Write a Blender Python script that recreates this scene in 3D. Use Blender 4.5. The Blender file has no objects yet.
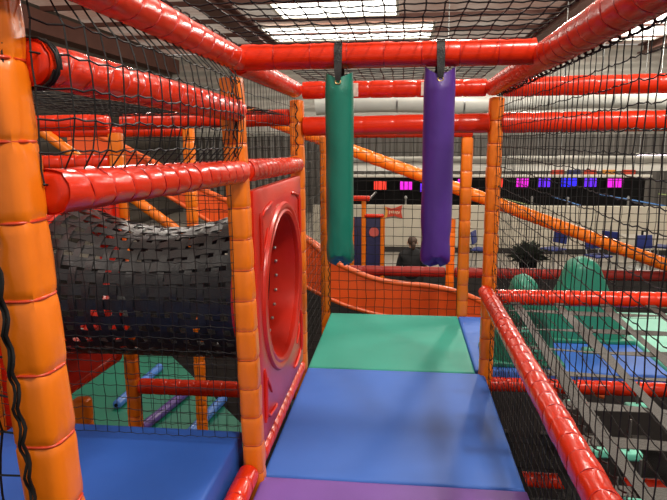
import bpy, math, random
from mathutils import Vector as V, Matrix, noise
rnd = random.Random(7)
PI = math.pi
sc = bpy.context.scene
COL = sc.collection

# ------------------------------------------------------------------ materials
def lin(c):
    c = c / 255.0
    return c / 12.92 if c <= 0.04045 else ((c + 0.055) / 1.055) ** 2.4
def rgb(r, g, b): return (lin(r), lin(g), lin(b), 1.0)

def mat(name, col, rough=0.5, coat=0.0, var=0.0, vscale=6.0, bump=0.0, bscale=30.0, metal=0.0, emit=0.0, stretch=None, spec=0.5):
    m = bpy.data.materials.new(name); m.use_nodes = True
    nt = m.node_tree; b = nt.nodes['Principled BSDF']
    c = rgb(*col)
    b.inputs['Base Color'].default_value = c
    b.inputs['Roughness'].default_value = rough
    b.inputs['Metallic'].default_value = metal
    b.inputs['Coat Weight'].default_value = coat
    b.inputs['Coat Roughness'].default_value = 0.12
    b.inputs['Specular IOR Level'].default_value = spec
    if emit:
        b.inputs['Emission Color'].default_value = c
        b.inputs['Emission Strength'].default_value = emit
    tc = nt.nodes.new('ShaderNodeTexCoord')
    src = tc.outputs['Object']
    if stretch:
        mp = nt.nodes.new('ShaderNodeMapping'); mp.inputs['Scale'].default_value = stretch
        nt.links.new(src, mp.inputs['Vector']); src = mp.outputs['Vector']
    if var:
        n = nt.nodes.new('ShaderNodeTexNoise'); n.inputs['Scale'].default_value = vscale; n.inputs['Detail'].default_value = 4
        nt.links.new(src, n.inputs['Vector'])
        r = nt.nodes.new('ShaderNodeValToRGB')
        r.color_ramp.elements[0].position = 0.3; r.color_ramp.elements[1].position = 0.7
        r.color_ramp.elements[0].color = tuple(x * (1 - var) for x in c[:3]) + (1,)
        r.color_ramp.elements[1].color = tuple(min(1, x * (1 + var)) for x in c[:3]) + (1,)
        nt.links.new(n.outputs['Fac'], r.inputs['Fac']); nt.links.new(r.outputs['Color'], b.inputs['Base Color'])
    if bump:
        n2 = nt.nodes.new('ShaderNodeTexNoise'); n2.inputs['Scale'].default_value = bscale; n2.inputs['Detail'].default_value = 3
        nt.links.new(src, n2.inputs['Vector'])
        bp = nt.nodes.new('ShaderNodeBump'); bp.inputs['Strength'].default_value = bump; bp.inputs['Distance'].default_value = 0.01
        nt.links.new(n2.outputs['Fac'], bp.inputs['Height']); nt.links.new(bp.outputs['Normal'], b.inputs['Normal'])
    return m

def corrugated(name, col, axis, pitch, dark=0.6, rough=0.6, var=0.15):
    m = mat(name, col, rough, var=var, vscale=0.6)
    nt = m.node_tree; b = nt.nodes['Principled BSDF']
    tc = nt.nodes.new('ShaderNodeTexCoord')
    w = nt.nodes.new('ShaderNodeTexWave'); w.wave_type = 'BANDS'; w.bands_direction = axis
    w.inputs['Scale'].default_value = 0.314 / pitch
    nt.links.new(tc.outputs['Object'], w.inputs['Vector'])
    bp = nt.nodes.new('ShaderNodeBump'); bp.inputs['Strength'].default_value = 0.9; bp.inputs['Distance'].default_value = pitch * 0.35
    nt.links.new(w.outputs['Fac'], bp.inputs['Height']); nt.links.new(bp.outputs['Normal'], b.inputs['Normal'])
    return m

M = {}
M['orange'] = mat('orange_vinyl', (238, 120, 14), 0.34, 0.1, 0.05, 5, 0.12, 22)
M['tie'] = mat('red_tie_plastic', (205, 62, 28), 0.35, 0.2)
M['orange_tie'] = mat('orange_tie_plastic', (190, 72, 22), 0.4)
M['red'] = mat('red_vinyl', (216, 45, 12), 0.27, 0.12, 0.05, 5, 0.15, 26, spec=.38)
M['red_tie'] = mat('red_strap_plastic', (186, 26, 16), 0.35, 0.2)
M['bluemat'] = mat('blue_mat_vinyl', (52, 104, 194), 0.58, 0.0, 0.07, 2.2, 0.12, 5)
M['bluestep_shaded'] = mat('shaded_blue_mat_vinyl', (44, 92, 182), 0.58, 0.0, 0.06, 3, 0.12, 5)  # same blue as the walkway mat, with the side bay's shade mixed in
M['greenmat'] = mat('green_mat_vinyl', (36, 154, 134), 0.58, 0.0, 0.06, 2.2, 0.12, 5)
M['mintmat'] = mat('mint_mat_vinyl', (105, 190, 165), 0.5, 0.05, 0.05, 3, 0.1, 6)
M['purplemat'] = mat('purple_mat_vinyl', (114, 74, 158), 0.58, 0.0, 0.08, 4, 0.12, 6)
M['greenbag'] = mat('green_bag_vinyl', (8, 112, 92), 0.42, 0.1, 0.05, 6, 0.2, 18)
M['purplebag'] = mat('purple_bag_vinyl', (74, 38, 128), 0.42, 0.1, 0.05, 6, 0.2, 18)
M['greenpad'] = mat('green_pad_vinyl', (20, 118, 94), 0.5, 0.05, 0.06, 4, 0.1, 10)
M['net'] = mat('black_net_cord', (14, 13, 14), 0.6, spec=0.35)
M['netfar'] = mat('far_net_cord', (20, 18, 18), 0.7, spec=0.25)
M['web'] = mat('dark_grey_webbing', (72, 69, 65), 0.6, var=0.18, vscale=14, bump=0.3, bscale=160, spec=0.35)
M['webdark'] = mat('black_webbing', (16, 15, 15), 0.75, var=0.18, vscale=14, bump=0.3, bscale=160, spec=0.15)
M['tubeweb'] = mat('charcoal_webbing', (40, 40, 42), 0.42, var=0.2, vscale=9, bump=0.25, bscale=140)
M['strap'] = mat('black_hanging_strap', (34, 34, 33), 0.6, bump=0.3, bscale=200)
M['panel'] = mat('red_moulded_plastic', (216, 40, 20), 0.32, 0.1, 0.06, 3, 0.05, 40)
M['slide'] = mat('orange_red_slide_plastic', (250, 96, 34), 0.4, 0.15, 0.05, 2)
M['slideedge'] = mat('orange_slide_rim_plastic', (232, 100, 36), 0.4, 0.15)
M['bolt'] = mat('zinc_bolt', (200, 195, 185), 0.3, metal=0.8)
M['brass'] = mat('brass_ring', (200, 170, 110), 0.35, metal=0.8)
M['tag'] = mat('white_care_tag', (215, 195, 180), 0.7)
M['blueroll'] = mat('blue_roller_vinyl', (70, 122, 205), 0.4, 0.1, 0.05, 5)
M['purpleroll'] = mat('purple_roller_vinyl', (86, 52, 140), 0.4, 0.1, 0.05, 5)
M['red_shaded'] = mat('shaded_red_vinyl', (150, 44, 36), 0.45, 0.0, 0.06, 5, 0.1, 20, spec=.3)  # red vinyl darkened: dimness of the far, unlit bars put into the colour
M['carpet'] = mat('dark_carpet', (28, 24, 23), 0.95, var=0.2, vscale=8, spec=.1)
M['floor'] = mat('pale_concrete_floor', (150, 143, 132), 0.6, var=0.12, vscale=1.2)
M['cream'] = mat('cream_painted_wall', (196, 188, 170), 0.7, var=0.06, vscale=1.5)
M['darktrim'] = mat('dark_skirting', (40, 36, 34), 0.7)
M['wallgrey'] = corrugated('dark_grey_cladding', (112, 107, 101), 'X', 0.28)
M['wallleft'] = corrugated('brown_grey_cladding', (84, 76, 68), 'Z', 0.9)
M['wallpale'] = corrugated('pale_grey_cladding', (206, 202, 192), 'Z', 0.5)
M['ceil'] = corrugated('ribbed_roof_sheet', (196, 180, 168), 'Y', 0.42)
M['steel'] = mat('brown_painted_steel', (104, 66, 56), 0.6, var=0.1, vscale=2)
M['duct'] = mat('pale_duct_metal', (205, 205, 198), 0.4, metal=0.15, var=0.06, vscale=2)
M['sky'] = mat('daylight_panel', (255, 250, 238), 0.5, emit=3.2)
M['lampglass'] = mat('lamp_diffuser', (255, 244, 226), 0.5, emit=6)
M['lampbody'] = mat('lamp_housing', (150, 150, 150), 0.4, metal=0.6)
M['black'] = mat('black_panel', (13, 12, 13), 0.7, var=0.3, vscale=3, spec=.15)
M['whitebar'] = mat('white_painted_bar', (225, 220, 208), 0.5)
M['silver'] = mat('silver_steel', (170, 170, 168), 0.35, metal=0.8)
M['chair'] = mat('navy_chair_plastic', (34, 46, 112), 0.45)
M['table'] = mat('grey_laminate', (150, 142, 128), 0.5)
M['plant'] = mat('dark_foliage', (44, 52, 40), 0.7, var=0.3, vscale=10)
M['skin'] = mat('skin', (196, 150, 124), 0.55)
M['hair'] = mat('brown_hair', (74, 54, 40), 0.6, var=0.25, vscale=40)
M['top'] = mat('black_cotton', (30, 30, 32), 0.85, var=0.15, vscale=20)
M['navy'] = mat('navy_play_panel', (42, 44, 92), 0.45)
M['pink'] = mat('pink_disc', (205, 92, 84), 0.5)
M['signred'] = mat('red_sign', (196, 62, 36), 0.5)
M['signyel'] = mat('yellow_sign', (224, 150, 60), 0.5)
M['signcream'] = mat('cream_lettering', (236, 214, 180), 0.5)
M['burgundy'] = mat('burgundy_padding', (120, 34, 40), 0.5, var=0.1)
def led(nm, c, e): M[nm] = mat(nm, c, 0.5, emit=e)
led('led_red', (215, 50, 36), .9); led('led_magenta', (205, 26, 190), .9); led('led_violet', (90, 30, 215), .8)
led('led_blue', (38, 30, 225), .9); led('led_strip', (80, 120, 170), 0.5); led('led_white', (250, 235, 250), 1.6); led('led_green', (130, 140, 90), .4)

# ------------------------------------------------------------------ mesh helpers
class MB:
    def __init__(s): s.v = []; s.f = []
    def add(s, vs, fs):
        o = len(s.v); s.v += [tuple(x) for x in vs]; s.f += [tuple(i + o for i in f) for f in fs]
    def rings(s, rings, cap=True, closed=True, loop=False):
        n = len(rings[0]); vs = [p for r in rings for p in r]; fs = []
        R = len(rings)
        for i in range(R if loop else R - 1):
            a = i * n; b = ((i + 1) % R) * n
            for k in range(n if closed else n - 1):
                k2 = (k + 1) % n
                fs.append((a + k, a + k2, b + k2, b + k))
        if cap and not loop and closed:
            fs.append(tuple(range(n - 1, -1, -1))); fs.append(tuple((R - 1) * n + k for k in range(n)))
        s.add(vs, fs)
    def box(s, c, d, rot=None, bev=0.0):
        x, y, z = d[0] / 2, d[1] / 2, d[2] / 2
        b = min(bev, x * .9, y * .9, z * .9)
        if b <= 0:
            vs = [V((sx * x, sy * y, sz * z)) for sx in (-1, 1) for sy in (-1, 1) for sz in (-1, 1)]
            fs = [(0, 1, 3, 2), (4, 6, 7, 5), (0, 4, 5, 1), (2, 3, 7, 6), (0, 2, 6, 4), (1, 5, 7, 3)]
            vs = [(rot @ p if rot else p) + V(c) for p in vs]; s.add(vs, fs); return
        rings = []
        q = 4
        steps = [(PI / 2 * i / 4) for i in range(5)]
        zs = [(-z + b - b * math.cos(a) if False else -z + b * (1 - math.sin(a)), b * (1 - math.cos(PI / 2 - a) if False else 1 - math.cos(a))) for a in reversed(steps)]
        prof = [(-z + b * (1 - math.cos(a)), b * (1 - math.sin(a))) for a in steps]
        prof += [(-p[0], p[1]) for p in reversed(prof)]
        for (zz, ins) in prof:
            r = []
            for (cx, cy, a0) in ((x - b, y - b, 0), (-x + b, y - b, PI / 2), (-x + b, -y + b, PI), (x - b, -y + b, 1.5 * PI)):
                for i in range(q + 1):
                    a = a0 + PI / 2 * i / q; rr = b - ins
                    p = V((cx + rr * math.cos(a), cy + rr * math.sin(a), zz))
                    r.append((rot @ p if rot else p) + V(c))
            rings.append(r)
        s.rings(rings)
    def tube(s, pts, r, n=6, cap=True, loop=False):
        pts = [V(p) for p in pts]; rings = []; up = V((0, 0, 1)); N = len(pts); prev = None
        for i, p in enumerate(pts):
            a = pts[(i - 1) % N] if (loop or i > 0) else p
            b = pts[(i + 1) % N] if (loop or i < N - 1) else p
            t = (b - a).normalized()
            u = t.cross(up) if prev is None else (prev - t * prev.dot(t))
            if u.length < 1e-4: u = t.cross(V((1, 0, 0)))
            u.normalize(); prev = u; w = t.cross(u)
            rr = r[i] if isinstance(r, (list, tuple)) else r
            rings.append([p + (u * math.cos(2 * PI * k / n) + w * math.sin(2 * PI * k / n)) * rr for k in range(n)])
        s.rings(rings, cap, True, loop)
    def disc(s, c, r, axis, h, n=16):
        t = V(axis).normalized(); s.tube([V(c) - t * h / 2, V(c) + t * h / 2], r, n)
    def build(s, name, m, parent=None, smooth=True, loc=None):
        me = bpy.data.meshes.new(name); me.from_pydata(s.v, [], s.f); me.update()
        me.materials.append(M[m] if isinstance(m, str) else m)
        if smooth:
            me.polygons.foreach_set('use_smooth', [True] * len(me.polygons))
            try: me.set_sharp_from_angle(angle=math.radians(50))
            except Exception: pass
        o = bpy.data.objects.new(name, me); COL.objects.link(o)
        if parent: o.parent = parent
        if loc is not None: o.location = loc
        return o

def tag(o, label, cat, group=None, kind='thing'):
    o['label'] = label; o['category'] = cat; o['kind'] = kind
    if group: o['group'] = group
    return o
def struct(o): o['kind'] = 'structure'; return o
def empty(name, loc, label, cat, group=None, rz=0):
    o = bpy.data.objects.new(name, None); COL.objects.link(o); o.location = loc; o.rotation_euler = (0, 0, rz)
    o.empty_display_size = 0.05
    return tag(o, label, cat, group)
def copy_tree(o, parent=None):
    c = o.copy(); COL.objects.link(c)
    if parent: c.parent = parent
    for ch in list(o.children): copy_tree(ch, c)
    return c

# ------------------------------------------------------------------ foam padded posts and bars
def section(th, e):
    c, s_ = math.cos(th), math.sin(th)
    return 1.0 / ((abs(c) ** e + abs(s_) ** e) ** (1.0 / e))

def foam(A, B, hw, seg, expo, pinch, slant=0.0, slant_dir=0.0, n=24, wrinkle=0.0, seed=0, twist=0.0):
    """mesh (in local space, A at the origin, axis +Z) of a strapped foam sleeve; returns mesh builder and strap heights"""
    L = (V(B) - V(A)).length
    k = max(1, round(L / seg)); s_ = L / k
    mb = MB(); rings = []; ties = []
    prof = [(0.0, 1 - pinch), (.05, 1 - pinch * .38), (.16, 1 - pinch * .06), (.5, 1.0), (.84, 1 - pinch * .06), (.95, 1 - pinch * .38)]
    for i in range(k):
        bul = 1 + 0.012 * math.sin(i * 2.3 + seed)
        for (t, f) in prof:
            z = (i + t) * s_
            rr = []
            for q in range(n):
                th = 2 * PI * (q + .5) / n + twist
                r = hw * section(th, expo) * f * (bul if .1 < t < .9 else 1)
                if wrinkle:
                    near = math.exp(-((min(t, 1 - t)) / .16) ** 2)
                    nz = noise.noise(V((math.cos(th) * 6, math.sin(th) * 6, (i + t) * 2.1 + seed * 7)))
                    nz2 = noise.noise(V((math.cos(th) * 2.2, math.sin(th) * 2.2, (i + t) * 1.3 + seed * 3)))
                    r += wrinkle * (nz * near * 1.2 + nz2 * .8)
                edge = min(1, min(z, L - z) / (s_ + 1e-6))
                zz = z + slant * math.cos(th - slant_dir) * edge
                rr.append((r * math.cos(th), r * math.sin(th), zz))
            rings.append(rr)
        if i: ties.append(i * s_)
    rings.append([(hw * (1 - pinch) * section(2 * PI * (q + .5) / n + twist, expo) * math.cos(2 * PI * (q + .5) / n + twist),
                   hw * (1 - pinch) * section(2 * PI * (q + .5) / n + twist, expo) * math.sin(2 * PI * (q + .5) / n + twist), L) for q in range(n)])
    def shrink(rg, f, dz):
        return [(p[0] * f, p[1] * f, p[2] + dz) for p in rg]
    r0, r1 = rings[0], rings[-1]
    rings = [shrink(r0, .55, .0), shrink(r0, .85, .003), shrink(r0, .97, .009)] + rings[1:-1] + [shrink(r1, .97, -.009), shrink(r1, .85, -.003), shrink(r1, .55, 0)]
    mb.rings(rings)
    return mb, ties

_tie_cache = {}
def tie_mesh(hw, expo, r, slant, slant_dir, m):
    key = (round(hw, 4), expo, r, slant, slant_dir, m)
    if key in _tie_cache: return _tie_cache[key]
    mb = MB(); n = 24
    pts = [V((hw * section(2 * PI * q / n, expo) * math.cos(2 * PI * q / n), hw * section(2 * PI * q / n, expo) * math.sin(2 * PI * q / n),
              slant * math.cos(2 * PI * q / n - slant_dir))) for q in range(n)]
    mb.tube(pts, r, 5, False, True)
    me = bpy.data.meshes.new('cable_tie'); me.from_pydata(mb.v, [], mb.f); me.materials.append(M[m])
    me.polygons.foreach_set('use_smooth', [True] * len(me.polygons))
    _tie_cache[key] = me
    return me

def axis_rot(A, B):
    d = (V(B) - V(A)).normalized()
    if abs(d.z) > .99999: return Matrix.Identity(3) if d.z > 0 else Matrix.Rotation(PI, 3, 'X')
    # local z -> d, local x -> horizontal side, local y -> up-ish
    x = d.cross(V((0, 0, 1))).normalized(); y = d.cross(x) * -1
    y = V((0, 0, 1)) - d * d.z; y.normalize(); x = y.cross(d)
    return Matrix((x, y, d)).transposed()

def post(x, y, z0, z1, label, hw=.042, seg=.122, ties=True, tie_from=-.4, group='orange padded posts', seed=0, lean=(0, 0), tie_m='orange_tie', tie_r=.0026):
    A = V((x, y, z0)); B = V((x + lean[0], y + lean[1], z1))
    root = empty('padded_post', A, label, 'post', group)
    R = axis_rot(A, B) if lean != (0, 0) else Matrix.Identity(3)
    root.rotation_euler = R.to_euler()
    mb, ts = foam(A, B, hw, seg, 4.2, .11, wrinkle=.0045, seed=seed + x * 3.1 + y * 1.7, n=28)
    mb.build('foam_sleeve', 'orange', root)
    if ties:
        me = tie_mesh(hw * .918, 4.2, tie_r, 0, 0, tie_m)
        for t in ts:
            if z0 + t > tie_from:
                o = bpy.data.objects.new('cable_tie', me); COL.objects.link(o); o.parent = root; o.location = (0, 0, t)
    return root

def bar(A, B, label, hw=.048, seg=.085, m='red', ties=False, slant=.0, group='red padded bars', cat='bar', pinch=.085, sdir=PI / 2, seed=0, n=24, wr=.0016, tag_at=None):
    A = V(A); B = V(B)
    root = empty('padded_bar', A, label, cat, group)
    R = axis_rot(A, B); root.rotation_euler = R.to_euler()
    mb, ts = foam(A, B, hw, seg, 2.15, pinch, slant, sdir, n=n, wrinkle=wr, seed=seed + A.x * 2 + A.z * 5)
    mb.build('foam_sleeve', m, root)
    if ties:
        me = tie_mesh(hw * (1 - pinch) + .0004, 2.15, .0016, slant, sdir, 'red_tie' if m == 'red' else 'orange_tie')
        for t in ts[:90]:
            o = bpy.data.objects.new('cable_tie', me); COL.objects.link(o); o.parent = root; o.location = (0, 0, t)
    return root

# ------------------------------------------------------------------ nets
def net(name, O, U, W_, a, b, mesh, r, label, group='black safety nets', slack=.004, sag=.0, knots=True, mids=False, m='net', keep=None, seed=0, laces=(), bow=0.0, mesh_v=None, coil=None):
    O = V(O); U = V(U).normalized(); W_ = V(W_).normalized(); N = U.cross(W_)
    nu = max(1, round(a / mesh)); nv = max(1, round(b / (mesh_v or mesh))); mu = a / nu; mv = b / nv
    R = random.Random(seed + 11)
    P = {}
    for i in range(nu + 1):
        for j in range(nv + 1):
            ed = 0.25 if i in (0, nu) or j in (0, nv) else 1
            bw = bow * abs(math.sin(PI * i / nu)) ** .3 * abs(math.sin(PI * j / nv)) ** .35
            P[i, j] = O + U * (i * mu + R.uniform(-1, 1) * slack * ed) + W_ * (j * mv + R.uniform(-1, 1) * slack * ed) + N * (R.uniform(-1, 1) * slack * .6 + bw)
    ok = (lambda i, j: True) if keep is None else (lambda i, j: keep(P[i, j]))
    mb = MB()
    def runs(seq, dip):
        cur = []
        for ij in seq:
            if ok(*ij): cur.append(P[ij])
            else:
                if len(cur) > 1: emit(cur, dip)
                cur = []
        if len(cur) > 1: emit(cur, dip)
    def emit(pts, dip):
        if mids:
            q = []
            for k in range(len(pts) - 1):
                q.append(pts[k]); q.append((pts[k] + pts[k + 1]) / 2 + dip * R.uniform(.5, 1.3))
            q.append(pts[-1]); pts = q
        mb.tube(pts, r, 4, False)
    dz = V((0, 0, -sag))
    for j in range(nv + 1): runs([(i, j) for i in range(nu + 1)], dz)
    for i in range(nu + 1): runs([(i, j) for j in range(nv + 1)], N * (R.uniform(-1, 1) * sag * .5))
    if knots:
        k = r * 2.1
        for ij, p in P.items():
            if ok(*ij):
                mb.add([p + U * k, p - U * k, p + W_ * k, p - W_ * k, p + N * k, p - N * k],
                       [(0, 2, 4), (2, 1, 4), (1, 3, 4), (3, 0, 4), (2, 0, 5), (1, 2, 5), (3, 1, 5), (0, 3, 5)])
    o = mb.build(name, m, None, smooth=False)
    tag(o, label, 'net', group)
    for li, (A, B, amp, rr) in enumerate(laces):
        A = V(A); B = V(B); L = (B - A).length; n = int(L / .013) if li != coil else 40; d = (B - A).normalized()
        s1 = d.cross(V((0.3, 0.2, 1))).normalized(); s2 = d.cross(s1); q = []
        for k in range(n + 1):
            t = k / n; a_ = k * 1.25 if li != coil else k * .47
            q.append(A + (B - A) * t + s1 * amp * math.cos(a_) * (R.uniform(.5, 1.2) if li != coil else R.uniform(.97, 1.05)) + s2 * amp * math.sin(a_) * (R.uniform(.5, 1.2) if li != coil else 1))
        lb = MB(); lb.tube(q, rr, 5); lb.build('lacing_cord', 'net', o)
    return o

# ------------------------------------------------------------------ key dimensions
G = -1.6                      # hall floor
WX = 1.055                    # corridor width between frames
Y0, Y1, Y2, Y3, Y4 = .95, 2.16, 3.36, 4.56, 5.76
H = 1.60
GO = 'orange padded posts'

# ------------------------------------------------------------------ the hall (setting)
def slab(name, c, d, m):
    mb = MB(); mb.box(c, d); return struct(mb.build(name, m, None, False))
slab('floor', (3, 2.3, G - .05), (26, 22.6, .1), 'carpet')
slab('floor_2', (3, 20.3, G - .05), (26, 13.38, .1), 'floor')
def roof():
    m = bpy.data.materials.new('added_glow_roof_sheet'); m.use_nodes = True; nt = m.node_tree  # translucency added so world light makes the roof sheets glow
    for n in list(nt.nodes): nt.nodes.remove(n)
    out = nt.nodes.new('ShaderNodeOutputMaterial'); mx = nt.nodes.new('ShaderNodeMixShader'); d = nt.nodes.new('ShaderNodeBsdfDiffuse'); t = nt.nodes.new('ShaderNodeBsdfTranslucent')
    tc = nt.nodes.new('ShaderNodeTexCoord'); n = nt.nodes.new('ShaderNodeTexNoise'); n.inputs['Scale'].default_value = .28; n.inputs['Detail'].default_value = 5
    rp = nt.nodes.new('ShaderNodeValToRGB'); rp.color_ramp.elements[0].position = .38; rp.color_ramp.elements[1].position = .66
    rp.color_ramp.elements[0].color = rgb(196, 158, 142); rp.color_ramp.elements[1].color = rgb(246, 242, 232)
    nt.links.new(tc.outputs['Object'], n.inputs['Vector']); nt.links.new(n.outputs['Fac'], rp.inputs['Fac'])
    nt.links.new(rp.outputs['Color'], d.inputs['Color']); nt.links.new(rp.outputs['Color'], t.inputs['Color'])
    mx.inputs['Fac'].default_value = .85; nt.links.new(d.outputs[0], mx.inputs[1]); nt.links.new(t.outputs[0], mx.inputs[2]); nt.links.new(mx.outputs[0], out.inputs['Surface'])
    mb = MB(); rows = []
    k_ = 0; y = .5
    while y < 25.2:
        rows.append([(-9.2, y, 4.93 + (.05 if k_ % 4 in (1, 2) else 0)), (15.2, y, 4.93 + (.05 if k_ % 4 in (1, 2) else 0))]); y += (.05, .13, .05, .13)[k_ % 4]; k_ += 1
    mb.rings(rows, cap=False, closed=False)
    struct(mb.build('ceiling', m, None, False))
roof()
slab('wall_left', (-9.1, 12, 1.65), (.2, 26, 6.5), 'wallleft')
slab('wall_back', (3, 25.1, -.02), (24.2, .2, 3.16), 'wallgrey')
slab('wall_back_upper', (3, 25.1, 3.23), (24.2, .2, 3.34), 'wallpale')
slab('trim_1', (-8.75, 12.5, 4.35), (.5, 24, .55), 'steel')
k = 2
for xx in (-4.2, 5.0, 9.6):
    mb = MB()
    mb.box((xx, 13, 4.56), (.5, 23.6, .05)); mb.box((xx, 13, 4.86), (.5, 23.6, .05)); mb.box((xx, 13, 4.71), (.06, 23.6, .26))
    struct(mb.build('trim_%d' % k, 'steel', None, False)); k += 1
for yy in (4.5, 7, 9.2, 11.4, 13.6, 15.8, 18.1, 20.4, 22.6):
    mb = MB(); mb.box((3, yy, 4.84), (24, .09, .12)); struct(mb.build('trim_%d' % k, 'steel', None, False)); k += 1
# roof lights
GS = 'roof skylights'
def skylight(x0, x1, y0, y1, label):
    e = empty('skylight', ((x0 + x1) / 2, (y0 + y1) / 2, 4.86), label, 'skylight', GS)
    mb = MB(); mb.box((0, 0, 0), (x1 - x0, y1 - y0, .03)); mb.build('pane', 'sky', e, False)
    mb = MB()
    for sx in (-1, 1): mb.box((sx * (x1 - x0) / 2, 0, -.01), (.08, y1 - y0 + .08, .07))
    for sy in (-1, 1): mb.box((0, sy * (y1 - y0) / 2, -.01), (x1 - x0, .08, .07))
    mb.build('frame', 'whitebar', e, False)
skylight(-2.9, .4, 15.95, 17.9, 'bright white skylight at the top edge of the view, above the purple and green bags')
skylight(-3.9, 1.5, 19.3, 21.8, 'long bright white skylight just above the hanging bags\' red crossbar')
skylight(4.9, 9.4, 16.6, 23.4, 'bright white skylight in the roof beyond the sloping red bar and tall side net')
# white air ducts
def duct(x0, x1, y, z, r, label):
    e = empty('air_duct', (x0, y, z), label, 'duct', 'pale air ducts')
    mb = MB(); L = x1 - x0; pts = []; rs = []
    nseg = int(L / .35)
    for i in range(nseg + 1):
        pts.append((L * i / nseg, 0, .05 * math.sin(i * .4))); rs.append(r * (1 - .55 * max(0, (i / nseg - .7) / .3)))
    mb.tube(pts, rs, 20); mb.build('duct_sleeve', 'duct', e)
    for i in range(1, nseg, 4):
        mb = MB(); mb.tube([(L * i / nseg - .02, 0, .05 * math.sin(i * .4)), (L * i / nseg + .02, 0, .05 * math.sin(i * .4))], rs[i] * 1.03, 20); mb.build('seam_band', 'silver', e)
    for i in range(2, nseg, 6):
        mb = MB(); mb.tube([(L * i / nseg, 0, r), (L * i / nseg, 0, 4.8 - z)], .012, 6); mb.build('hanger_rod', 'silver', e)
duct(-1.4, 3.4, 14, 2.2, .27, 'pale round air duct above the bar behind the hanging bags')
duct(3.5, 8.4, 14.6, 2.26, .26, 'pale tapering air duct seen through the tall side net')

# half wall, skirting, sign
slab('partition_wall', (4.0, 16.1, G + .625), (11.6, .2, 1.25), 'cream')
slab('baseboard_partition', (4.0, 15.98, G + .07), (11.6, .04, .14), 'darktrim')
s = empty('wall_sign', (.36, 15.97, -.53), 'small red and orange bow-tie shaped sign on the cream half wall', 'sign')
mb = MB(); out = [(-.25, -.15), (-.2, .02), (-.24, .16), (-.05, .1), (.06, .12), (.24, .2), (.21, .02), (.25, -.16), (.04, -.1), (-.06, -.11)]
mb.add([(x, y_, z) for y_ in (-.02, .0) for (x, z) in out], [tuple(range(10)), tuple(range(19, 9, -1))] + [(i, (i + 1) % 10, 10 + (i + 1) % 10, 10 + i) for i in range(10)])
mb.build('board', 'signred', s, False)
mb = MB(); out = [(-.25, -.15), (-.2, .02), (-.24, .16), (-.17, .13), (-.14, .0), (-.16, -.13)]
mb.add([(x, y_, z) for y_ in (-.026, -.02) for (x, z) in out], [tuple(range(6)), tuple(range(11, 5, -1))] + [(i, (i + 1) % 6, 6 + (i + 1) % 6, 6 + i) for i in range(6)])
mb.build('yellow_edge', 'signyel', s, False)
mb = MB()
for i, (x, h) in enumerate([(-.1, .09), (-.05, .06), (.0, .07), (.05, .06), (.1, .08), (.15, .06)]):
    mb.box((x, -.026, -.0 + .01 * math.sin(i)), (.022, .012, h)); mb.box((x + .012, -.026, h / 2 - .02), (.03, .012, .018))
mb.build('lettering', 'signcream', s, False)

# dark lit attraction beyond the half wall
slab('trim_30', (4.5, 21.5, .55), (13, .2, .5), 'wallpale')
slab('wall_attraction', (3.2, 20.6, G + .86), (10.4, .2, 1.72), 'black')
mb = MB(); mb.box((3.2, 20.3, .19), (10.6, .16, .09), bev=.02); tag(mb.build('light_rail', 'whitebar'), 'long thin white horizontal rail above the row of coloured lights', 'rail')
GL = 'row of coloured lights'
lm = None
for (x, z, w, c, lab) in [
    (-.15, -.13, .44, 'led_red', 'red glowing light between the green bag and the purple bag'),
    (.72, -.13, .42, 'led_magenta', 'magenta glowing light midway between the green and purple bags'),
    (1.35, -.2, .34, 'led_violet', 'violet glowing light just beside the purple bag, under the diagonal bar'),
    (2.62, -.05, .42, 'led_magenta', 'magenta glowing light between the purple bag and the handrail post'),
    (3.72, -.04, .34, 'led_red', 'red glowing light just past the handrail post, behind the side net'),
    (4.5, -.03, .42, 'led_magenta', 'magenta glowing light next after the red one behind the side net'),
    (5.2, -.03, .4, 'led_violet', 'violet glowing light third in the row behind the side net'),
    (5.98, -.02, .5, 'led_blue', 'strong blue glowing light, middle of the row behind the side net'),
    (6.65, -.02, .4, 'led_violet', 'violet glowing light just after the blue one behind the side net'),
    (7.42, -.035, .5, 'led_magenta', 'bright magenta glowing light, last of the row behind the side net')]:
    e = empty('stage_light', (x, 20.34, z), lab, 'light', GL)
    mb = MB(); mb.box((0, .06, 0), (w + .06, .12, .34)); mb.build('housing', 'black', e, False)
    for i in range(3):
        mb = MB(); mb.box((-w / 2 + w * (i + .5) / 3, -.012, 0), (w / 3 - .025, .02, .28), bev=.008); mb.build('lens', c, e)
# stanchions and light strips
GP = 'silver stanchions'
for (x, y, lab) in [(.7, 18, 'silver stanchion pole below the magenta light between the bags'), (1.38, 18, 'silver stanchion pole beside the purple bag'),
                    (4.35, 18, 'silver stanchion pole below the red light behind the side net'), (5.35, 18, 'silver stanchion pole below the violet light behind the side net'),
                    (7.1, 18.2, 'silver stanchion pole under the last magenta light')]:
    e = empty('stanchion', (x, y, G), lab, 'stanchion', GP)
    mb = MB(); mb.tube([(0, 0, .02), (0, 0, 1.25)], .03, 10); mb.build('pole', 'silver', e)
    mb = MB(); mb.tube([(0, 0, 0), (0, 0, .03), (0, 0, .06)], [.16, .15, .04], 16); mb.build('base', 'silver', e)
    mb = MB(); mb.tube([(0, 0, 1.25), (0, 0, 1.29), (0, 0, 1.33)], [.045, .05, .02], 12); mb.build('cap', 'silver', e)
def strip(A, B, m, lab):
    e = empty('light_strip', A, lab, 'light', 'thin light strips')
    d = V(B) - V(A); mb = MB(); mb.tube([(0, 0, 0), d], .018, 6); mb.build('tube', m, e)
    mb = MB(); mb.tube([(0, .03, 0), d + V((0, .03, 0))], .026, 6); mb.build('rail', 'black', e)
strip((5.0, 18.4, -.3), (6.4, 18.4, -.75), 'led_strip', 'thin blue light strip sloping down under the violet and blue lights')
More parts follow.
